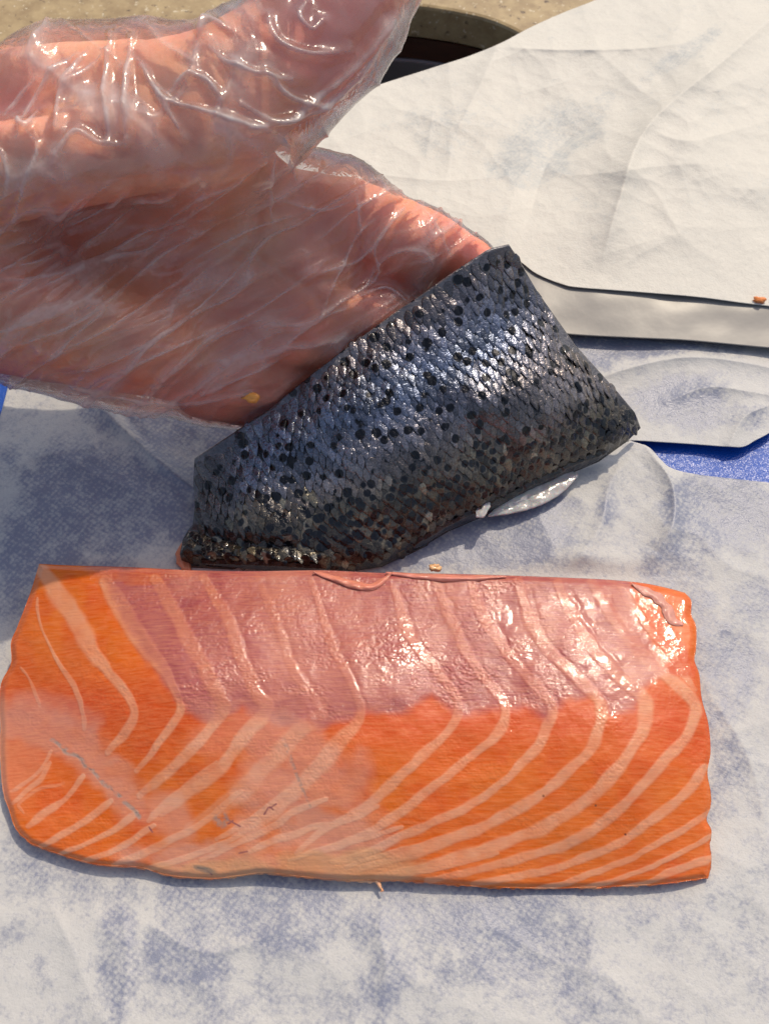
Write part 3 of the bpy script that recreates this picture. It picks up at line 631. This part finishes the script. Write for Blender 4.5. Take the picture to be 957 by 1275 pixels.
keep = RNG.random(len(pts)) > .01; pts = pts[keep]
recs = []
zb, zl = zone_br(pts[:, 0], pts[:, 1]), zone_sky(pts[:, 0], pts[:, 1])
e = 3.0
pc = P(pts[:, 0], pts[:, 1], skin_z(pts[:, 0], pts[:, 1]))
pX = P(pts[:, 0]+e, pts[:, 1], skin_z(pts[:, 0]+e, pts[:, 1])); pY = P(pts[:, 0], pts[:, 1]+e, skin_z(pts[:, 0], pts[:, 1]+e))
nrm = np.cross(pY-pc, pX-pc); nrm /= np.linalg.norm(nrm, axis=1, keepdims=True); nrm[nrm[:, 2] < 0] *= -1
pT = P(pts[:, 0]+ay[0]*e, pts[:, 1]+ay[1]*e, skin_z(pts[:, 0]+ay[0]*e, pts[:, 1]+ay[1]*e))
spotlike = vnoise(pts[:, 0]/13, pts[:, 1]/13, 0, 171)
for i, (x, y) in enumerate(pts):
    n = nrm[i]; t = pT[i]-pc[i]; t -= n*(t@n); t /= np.linalg.norm(t); up = -t
    tilt = RNG.normal(.10, .055); roll = RNG.normal(0, .08)
    n2 = n*math.cos(tilt)+up*math.sin(tilt); n2 /= np.linalg.norm(n2); u2 = up-n2*(up@n2); u2 /= np.linalg.norm(u2); r2 = np.cross(u2, n2)
    n2 = n2*math.cos(roll)+r2*math.sin(roll); r2 = np.cross(u2, n2)
    s = rad(1, x, y, float(pc[i, 2])); b_ = zb[i]; l_ = zl[i]
    wd = s*(13.6+.4*b_)*RNG.uniform(.92, 1.08); hg = s*(16.5-2.5*b_)*RNG.uniform(.85, 1.1)*1.25
    r = RNG.random(); kind = 'plain'
    if r < .015: kind = 'spot' if (b_ > .4 and RNG.random() < .6) else 'dark'
    c = np.array([.36, .31, .30])*(1-l_*.9) + np.array([.22, .28, .42])*l_*.9  # silver scales, with the blue sky reflection put into their colour
    c = c*(1-b_*.9)+np.array([.20, .165, .10])*b_*.9*(.45+1.3*max(0.0, float(vnoise(x/17, y/17, 0, 191))))  # brown of the back, brightened in patches as painted golden glints
    c = c*RNG.uniform(.6, 1.2)*(.85+.35*vnoise(x/30, y/30, 0, 177))
    if b_ > .3 and RNG.random() < .05: c = np.array([.50, .45, .33])*RNG.uniform(.5, 1)  # a few pale gold scales painted as glints
    if x < 300: c = c*.7  # left end darkened: the hand's shade put into the colour
    recs.append((wd*hg, kind, pc[i]+n*s*.9, r2*wd, u2*hg, n2*hg, np.clip(c, 0, 1), b_))
recs.sort(key=lambda r: -r[0])
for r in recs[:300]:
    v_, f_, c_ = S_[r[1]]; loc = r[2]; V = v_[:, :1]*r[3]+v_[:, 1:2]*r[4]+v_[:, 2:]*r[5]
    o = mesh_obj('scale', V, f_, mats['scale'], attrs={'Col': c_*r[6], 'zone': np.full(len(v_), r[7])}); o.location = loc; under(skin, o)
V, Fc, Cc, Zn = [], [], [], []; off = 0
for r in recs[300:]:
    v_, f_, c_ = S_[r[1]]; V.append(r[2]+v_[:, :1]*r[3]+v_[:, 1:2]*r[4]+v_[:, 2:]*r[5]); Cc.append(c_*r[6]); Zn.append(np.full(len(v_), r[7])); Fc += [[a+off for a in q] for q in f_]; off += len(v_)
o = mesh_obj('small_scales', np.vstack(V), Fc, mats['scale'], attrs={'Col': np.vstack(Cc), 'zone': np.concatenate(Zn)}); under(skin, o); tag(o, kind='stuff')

M = Mat('translucent membrane'); M.set(Base_Color=(.44, .42, .40), Roughness=.18, Subsurface_Weight=.5, Subsurface_Scale=.003, Coat_Weight=.6, Coat_Roughness=.05); v = M.coord((1, 1, 1), 'World')
M.l(M.bump(M.noise(v, 260, 3), .001, .5), M.b.inputs['Normal']); mats['membrane'] = M.m
def patch(name, top, bot, zz, thick, mat, parent, bulge=.0003, attrs=None):
    G = coons(top, bot, [top[0], bot[0]], [top[-1], bot[-1]], 50, 18); x, y = G[..., 0], G[..., 1]
    u = np.linspace(0, 1, 50)[None]; v = np.linspace(0, 1, 18)[:, None]
    z = zz(x, y)+bulge*np.sin(u*math.pi)*np.sin(v*math.pi)*2+.0003*fbm(x/9, y/9, 0, 2, 5)
    V, Fc, A = slab(P(x, y, z), thick, {k: np.broadcast_to(np.array(c), x.shape+(3,))if np.ndim(c) else np.full(x.shape, c) for k, c in (attrs or {}).items()}, thick*.3)
    return under(parent, mesh_obj(name, V, Fc, mat, attrs=A))
patch('membrane', [(608, 641), (632, 618), (665, 600), (700, 586), (717, 588)], [(608, 642), (640, 638), (675, 627), (700, 612), (719, 592)], lambda x, y: .0080+0*x, .0009, mats['membrane'], skin)
patch('membrane', [(592, 636), (600, 624), (609, 622)], [(593, 643), (602, 643), (610, 630)], lambda x, y: .0135+0*x, .0009, mats['membrane'], skin)
patch('flesh_edge', [(219, 688), (226, 676), (232, 672)], [(220, 700), (228, 708), (236, 709)], lambda x, y: .0040+0*x, .0018, mats['flesh'], skin, attrs={'Col': (.62, .22, .12), 'film': 0.0})

# ------------------------------------------------------------------ gloved hand (one smooth body grown from its bones)
def cap(*pts):   # (px, py, z, r_px) -> world points and radii
    return [(P(a, b_, c_), rad(d_, a, b_, c_)) for a, b_, c_, d_ in pts]
hand_bones = [
    (cap((-420, 250, .135, 125), (-230, 262, .120, 118), (-60, 262, .100, 112)), .020),          # forearm and wrist
    (cap((-420, 300, .120, 120), (-230, 310, .108, 112), (-60, 330, .086, 100)), .020),
    (cap((-70, 240, .090, 90), (150, 262, .086, 74), (325, 268, .083, 60)), .008),               # palm rays
    (cap((-70, 310, .084, 90), (150, 320, .075, 74), (365, 335, .069, 60)), .007),
    (cap((-70, 350, .078, 85), (150, 378, .067, 71), (365, 400, .056, 54)), .006),
    (cap((-70, 372, .076, 80), (120, 416, .063, 68), (290, 456, .047, 52)), .006),
    (cap((20, 380, .090, 68), (180, 425, .074, 54)), .010),                                       # heel of the hand
    (cap((-90, 180, .108, 90), (60, 148, .119, 86), (170, 138, .124, 82), (250, 140, .127, 81)), .012),   # ball of the thumb
    (cap((250, 140, .130, 80), (345, 78, .136, 76), (420, 5, .142, 74), (452, -62, .146, 62), (462, -95, .147, 50)), .008),
    (cap((-90, 238, .121, 62), (60, 205, .131, 58), (190, 182, .131, 54), (270, 165, .128, 60)), .010),
    (cap((235, 195, .112, 66), (310, 220, .096, 42)), .010),                                      # web
    (cap((325, 266, .083, 56), (430, 277, .074, 55), (450, 282, .072, 50)), .004), (cap((462, 288, .070, 50), (520, 308, .060, 50), (578, 334, .052, 40)), .0035),
    (cap((365, 345, .066, 52), (420, 380, .054, 50), (450, 390, .048, 48)), .005), (cap((462, 396, .045, 47), (500, 408, .037, 44), (540, 430, .028, 38)), .0035),
    (cap((365, 402, .052, 50), (425, 440, .036, 42), (470, 470, .026, 36)), .003),
    (cap((430, 325, .062, 30), (490, 345, .052, 30), (520, 352, .046, 28)), .004),
    (cap((285, 452, .046, 50), (345, 470, .034, 44), (400, 500, .022, 34)), .003),
    (cap((250, 488, .034, 32), (300, 500, .028, 30), (330, 502, .024, 28), (352, 500, .020, 24)), .003),
]
def sdf(bones, grid, extra=0.0, kmul=1.0, kadd=0.0):
    X, Y, Z = grid; D = None
    for pts_, k in bones:
        kk = k*kmul+kadd; d = None
        for (a, ra), (b_, rb) in zip(pts_[:-1], pts_[1:]):
            ab = (b_-a); L2 = float(ab@ab); px_, py_, pz_ = X-a[0], Y-a[1], Z-a[2]
            h = np.clip((px_*ab[0]+py_*ab[1]+pz_*ab[2])/L2, 0, 1)
            q = np.sqrt((px_-h*ab[0])**2+(py_-h*ab[1])**2+(pz_-h*ab[2])**2)-(ra+(rb-ra)*h)-extra
            d = q if d is None else np.minimum(d, q)
        if D is None: D = d
        else:
            h = np.clip(.5+.5*(d-D)/kk, 0, 1).astype('f'); D = d*(1-h)+D*h-kk*h*(1-h)
    return D.astype('f')
def surface_nets(D, org, st):
    s = D < 0; nx, ny, nz_ = D.shape
    cnt = sum(s[a:nx-1+a, b_:ny-1+b_, c_:nz_-1+c_].astype('i1') for a in (0, 1) for b_ in (0, 1) for c_ in (0, 1))
    act = (cnt > 0) & (cnt < 8); idx = np.argwhere(act); vid = np.full(act.shape, -1, np.int64); vid[act] = np.arange(len(idx))
    acc = np.zeros((len(idx), 3)); n = np.zeros(len(idx)); I, J, K = idx.T
    cs = [(a, b_, c_) for a in (0, 1) for b_ in (0, 1) for c_ in (0, 1)]
    for u in range(8):
        for v_ in range(u+1, 8):
            A_, B_ = np.array(cs[u]), np.array(cs[v_])
            if abs(A_-B_).sum() != 1: continue
            da = D[I+A_[0], J+A_[1], K+A_[2]]; db = D[I+B_[0], J+B_[1], K+B_[2]]; m = (da < 0) != (db < 0)
            t = np.where(m, da/(da-db+1e-20), 0); acc[m] += (A_+t[:, None]*(B_-A_))[m]; n[m] += 1
    V = org+(idx+acc/n[:, None])*st; Fs = []
    for axis in range(3):
        o1, o2 = [(1, 2), (2, 0), (0, 1)][axis]
        sl = [slice(1, -1)]*3; a = s; b2 = np.roll(s, -1, axis)
        cr = (a != b2); cr[tuple([slice(None)]*axis+[-1])] = False
        e_ = np.argwhere(cr); ok = (e_[:, o1] > 0) & (e_[:, o2] > 0) & np.all(e_ < np.array(D.shape)-1, 1); e_ = e_[ok]
        q = []
        for (p1, p2) in ((0, 0), (1, 0), (1, 1), (0, 1)):
            g = e_.copy(); g[:, o1] -= p1; g[:, o2] -= p2; q.append(vid[g[:, 0], g[:, 1], g[:, 2]])
        q = np.stack(q, -1); ins_ = s[e_[:, 0], e_[:, 1], e_[:, 2]]; q[~ins_] = q[~ins_][:, ::-1]; Fs.append(q)
    Fq = np.vstack(Fs); return V, Fq[(Fq >= 0).all(1)]
def sub_surf(V, Fq, lv=1, smooth_it=4):
    me = bpy.data.meshes.new('tmp'); me.vertices.add(len(V)); me.vertices.foreach_set('co', V.astype('f').ravel()); me.loops.add(Fq.size); me.loops.foreach_set('vertex_index', Fq.astype('i').ravel())
    me.polygons.add(len(Fq)); me.polygons.foreach_set('loop_start', np.arange(0, Fq.size, 4, dtype='i')); me.update(calc_edges=True)
    o = bpy.data.objects.new('tmp', me); COL.objects.link(o)
    md = o.modifiers.new('s', 'SMOOTH'); md.factor = .5; md.iterations = smooth_it
    if lv: m2 = o.modifiers.new('d', 'SUBSURF'); m2.levels = lv
    dg = bpy.context.evaluated_depsgraph_get(); ev = o.evaluated_get(dg); m_ = ev.to_mesh()
    Vv = np.empty(len(m_.vertices)*3, 'f'); m_.vertices.foreach_get('co', Vv); Nn = np.empty(len(m_.vertices)*3, 'f'); m_.vertex_normals.foreach_get('vector', Nn)
    Ff = np.empty(len(m_.loops), 'i'); m_.loops.foreach_get('vertex_index', Ff)
    ev.to_mesh_clear(); bpy.data.objects.remove(o); bpy.data.meshes.remove(me)
    return Vv.reshape(-1, 3).astype(float), Ff.reshape(-1, 4), Nn.reshape(-1, 3).astype(float)
allp = np.array([p for b_, k in hand_bones for p, r in b_]); mr = .045
lo_, hi_ = allp.min(0)-mr, allp.max(0)+mr; lo_[0] = max(lo_[0], -.24); ST = .0013
gx, gy, gz = [np.arange(lo_[k], hi_[k], ST, dtype='f') for k in range(3)]
grid = (gx[:, None, None], gy[None, :, None], gz[None, None, :])
D = sdf(hand_bones, grid); V, Fq = surface_nets(D, lo_, ST); HV, HF, HN = sub_surf(V, Fq, 0, 3)
hx, hy, hd = proj(HV)
cr = 0*hx
for ln, a, wd in (([(330, 225), (322, 262), (318, 300), (330, 340)], .0016, 7), ([(451, 250), (447, 300), (452, 335), (440, 372)], .0026, 7), ([(60, 240), (180, 225), (280, 215), (330, 200)], .0022, 9), ([(375, 370), (405, 352), (450, 350), (500, 360)], .0026, 7),
                  ([(250, 290), (330, 330), (400, 380), (380, 420)], .0022, 10), ([(180, 330), (290, 400), (330, 450)], .0018, 10), ([(255, 503), (300, 495), (345, 486)], .0030, 6), ([(360, 420), (400, 440), (420, 430)], .0022, 7), ([(300, 40), (350, 70), (400, 90)], .0008, 6)):
    d, t = dline(hx, hy, ln, 40); cr = cr + a*np.exp(-(d/wd)**2)*np.sin(np.clip(t, .05, .95)*math.pi)**.5
face = np.clip(-(HN*((HV-CAM)/np.linalg.norm(HV-CAM, axis=1, keepdims=True))).sum(1), 0, 1)
HV = HV - HN*(cr*(face > .1))[:, None] + HN*(.0005*fbm(HV[:, 0]*120, HV[:, 1]*120, HV[:, 2]*120, 3, 9))[:, None]
q = np.clip(.5+.5*fbm(HV[:, 0]*45, HV[:, 1]*45, HV[:, 2]*45, 3, 12), 0, 1)[:, None]
hc_ = np.array([.89, .46, .27])*(1-q)+np.array([.85, .32, .21])*q
redm = (sstep(300, 480, hx)*.5+sstep(380, 480, hy)*.4+blob(hx, hy, 430, 30, 85, 85, 0, 5)*1.1)[:, None]; hc_ = hc_*(1-np.clip(redm, 0, 1)*.6)+np.array([.82, .24, .20])*np.clip(redm, 0, 1)*.6
M = Mat('human skin'); at = M.attr('Col').outputs['Color']; v = M.coord((1, 1, 1), 'World'); M.l(M.mix(M.ramp(M.noise(v, 260, 4, .6), [(.3, 0.0), (.7, .5)]), at, M.mix(.35, at, (.75, .40, .28))), M.b.inputs['Base Color'])
M.set(Roughness=.5, Subsurface_Weight=.4, Subsurface_Scale=.007); M.b.inputs['Subsurface Radius'].default_value = (1, .35, .2); M.l(M.bump(M.noise(v, 700, 4), .0004, .5), M.b.inputs['Normal']); mats['hand'] = M.m
person = empty('person', tuple(P(-60, 300, .09))); tag(person, 'hand in a clear wrinkled plastic glove reaching in and holding the fish skin', 'hand')
under(person, mesh_obj('hand', HV, HF, mats['hand'], attrs={'Col': hc_}))

# glove: the same hand, looser, its film stretched across the hollows and bunched into folds
glove_bones = [(p, k) for p, k in hand_bones] + [
    (cap((40, 400, .075, 80), (160, 442, .060, 68), (270, 472, .040, 52), (330, 488, .030, 38)), .004),     # slack below the palm
    (cap((300, 132, .130, 84), (405, 45, .139, 78), (430, -20, .143, 78)), .006),
    (cap((90, 128, .126, 88), (175, 118, .130, 80)), .006), (cap((330, 200, .095, 24), (420, 250, .080, 50)), .006)]
D = sdf(glove_bones, grid, .0011, 1.3, .002); V, Fq = surface_nets(D, lo_, ST); del D
GV, GF, GN = sub_surf(V, Fq, 1, 3)
x, y, dep = proj(GV); face = -(GN*((GV-CAM)/np.linalg.norm(GV-CAM, axis=1, keepdims=True))).sum(1); fr = sstep(-.1, .25, face)
thumbz = np.clip(sstep(75, -50, y-(225-.05*x))+0, 0, 1)*(1-sstep(300, 380, x)*sstep(180, 220, y))
palmz = 1-thumbz
disp = 0*x; fold = 0*x
def streak(ang, lu, lv_, s, pw=5):
    a = math.radians(ang); u = (x*math.cos(a)+y*math.sin(a)); pw = 9 if lv_ < 25 else pw; v_ = (-x*math.sin(a)+y*math.cos(a))
    v_ = v_+10*vnoise(u/60, v_/60, 0, s+5)+GV[:, 2]*300
    return (1-np.abs(vnoise(u/lu, v_/lv_, 0, s)))**pw
for ang, lu, lv_, s, a, m in ((-32, 190, 30, 201, .0016, palmz), (-40, 170, 17, 207, .0006, palmz), (-25, 190, 15, 221, .0005, palmz), (-20, 160, 24, 209, .0007, palmz*(1-sstep(200, 330, x))), (112, 120, 46, 211, .0016, thumbz*(1-sstep(250, 400, x))), (35, 120, 42, 213, .0012, thumbz)):
    r = streak(ang, lu, lv_, s); r = r if lv_ < 40 else r**.6; disp = disp+a*r*m; fold = fold+(.55 if lv_ < 40 else .35)*r*m*(a/.0012)
lines = [[(334, 20), (338, 40), (352, 58), (387, 68), (434, 63)], [(261, 57), (282, 78), (313, 91), (360, 99)], [(138, 42), (133, 104), (136, 172)], [(162, 47), (159, 115), (157, 172)], [(172, 73), (193, 110), (230, 172)], [(209, 115), (235, 94), (261, 104), (274, 125)], [(16, 141), (31, 157), (47, 136)],
         [(68, 193), (94, 167), (125, 178), (157, 180)], [(42, 99), (20, 125), (5, 141)], [(94, 68), (60, 100), (31, 140), (20, 170)], [(125, 70), (80, 120), (70, 160)], [(31, 160), (47, 183), (31, 230), (16, 272)], [(0, 335), (50, 325), (84, 308)], [(198, 112), (209, 125), (282, 146), (334, 162)],
         [(340, 195), (334, 235), (340, 282)], [(352, 188), (366, 225)], [(449, 292), (444, 245)], [(449, 365), (470, 340), (468, 300), (510, 250)], [(440, 372), (480, 358), (505, 378)], [(395, 400), (440, 300), (470, 270)], [(340, 440), (400, 395), (430, 385)],
         [(52, 470), (157, 494), (235, 500), (313, 488)], [(0, 380), (105, 334), (172, 293), (245, 261), (330, 200)], [(0, 412), (80, 388), (157, 334)], [(10, 432), (105, 397), (209, 313), (300, 260)], [(60, 445), (150, 400), (250, 330)], [(90, 280), (130, 258), (160, 238)], [(40, 300), (70, 270), (110, 240)], [(110, 60), (90, 90), (70, 120)],
         [(330, 90), (360, 120), (400, 130)], [(300, 130), (350, 150), (390, 120), (440, 80), (480, 30)], [(310, 160), (380, 140), (440, 95), (492, 20)], [(380, 5), (372, 25), (385, 40), (400, 28)], [(70, 470), (160, 440), (250, 380), (330, 300)], [(120, 475), (200, 440), (290, 400)], [(0, 350), (60, 345), (130, 320), (200, 270)], [(200, 470), (260, 420), (330, 380), (400, 330)], [(230, 330), (300, 290), (360, 270)], [(180, 300), (240, 250), (300, 225)], [(395, 300), (440, 262), (480, 240)], [(400, 340), (450, 320), (500, 262)], [(250, 490), (300, 470), (360, 440)], [(350, 250), (400, 262), (440, 250)], [(520, 250), (545, 290), (560, 320)], [(555, 268), (590, 300)], [(250, 40), (262, 30), (285, 38)], [(0, 185), (12, 215), (8, 240)]]
for i, ln in enumerate(lines):
    d, t = dline(x, y, ln, 40); a = .0019 if np.mean([q_[1] for q_ in ln]) < 195 else .0007; wd = (5.2 if a > .001 else 3.0)
    g = np.exp(-(d/wd)**2)*np.sin(np.clip(t, .06, .94)*math.pi)**.5; disp = disp+a*g; fold = fold+np.exp(-(d/(wd*.55))**2)*np.sin(np.clip(t, .06, .94)*math.pi)**.5*.75; disp = disp-a*.3*np.exp(-((d-14)/8)**2)
disp = disp + .0018*thumbz*fbm(GV[:, 0]*45, GV[:, 1]*45, GV[:, 2]*45, 2, 77)
disp = np.maximum(disp, -.0003)
GV = GV + GN*(disp*(.10+.90*fr))[:, None]
M = Mat('clear plastic glove'); fo = M.attr('fold').outputs['Fac']; v = M.coord((1, 1, 1), 'World')
nrm_ = M.bump(M.noise(M.coord((1.6, .6, 1), 'World', (0, 0, .6)), 260, 3, .5, .6), .0010, .42)
tr = M.n('BsdfTransparent'); tr.inputs[0].default_value = (.97, .96, .96, 1)
df = M.n('BsdfDiffuse'); df.inputs[0].default_value = (.80, .79, .79, 1); tl = M.n('BsdfTranslucent'); tl.inputs[0].default_value = (.80, .79, .79, 1); gl = M.n('BsdfGlossy'); gl.inputs['Roughness'].default_value = .13; gl.inputs[0].default_value = (1, 1, 1, 1)
for q_ in (df, tl, gl): M.l(nrm_, q_.inputs['Normal'])
m1 = M.n('MixShader'); m1.inputs[0].default_value = .55; M.l(df.outputs[0], m1.inputs[1]); M.l(tl.outputs[0], m1.inputs[2])
haz = M.math('ADD', M.math('MULTIPLY', M.ramp(fo, [(.14, 0.0), (.85, 1.0)]), M.math('ADD', .46, M.math('MULTIPLY', M.attr('thumb').outputs['Fac'], .15))), M.math('ADD', .022, M.math('MULTIPLY', M.attr('thumb').outputs['Fac'], .13)))  # extra white on the thumb stands in for sunlit sheen and sky reflection
haz = M.math('MULTIPLY', haz, M.ramp(M.noise(v, 160, 4, .6), [(.3, .6), (.7, 1.25)]))
m2 = M.n('MixShader'); M.l(haz, m2.inputs[0]); M.l(tr.outputs[0], m2.inputs[1]); M.l(m1.outputs[0], m2.inputs[2])
fz_ = M.n('Fresnel'); fz_.inputs[0].default_value = 1.5; M.l(nrm_, fz_.inputs['Normal'])
m3 = M.n('MixShader'); M.l(M.math('MULTIPLY', fz_.outputs[0], .9), m3.inputs[0]); M.l(m2.outputs[0], m3.inputs[1]); M.l(gl.outputs[0], m3.inputs[2])
M.l(m3.outputs[0], M.out.inputs['Surface']); mats['glove'] = M.m
under(person, mesh_obj('glove', GV, GF, mats['glove'], attrs={'fold': np.clip(fold, 0, 1), 'thumb': thumbz}))
i = int(np.argmin(np.hypot(x-311, y-493)+1e3*(face < .2))); p = GV[i]
qx, qy, _ = proj(p); crumb(float(qx), float(qy), float(p[2])+.0006, 8, (.72, .30, .05), 'orange fish crumb stuck on the glove below the palm', 8)
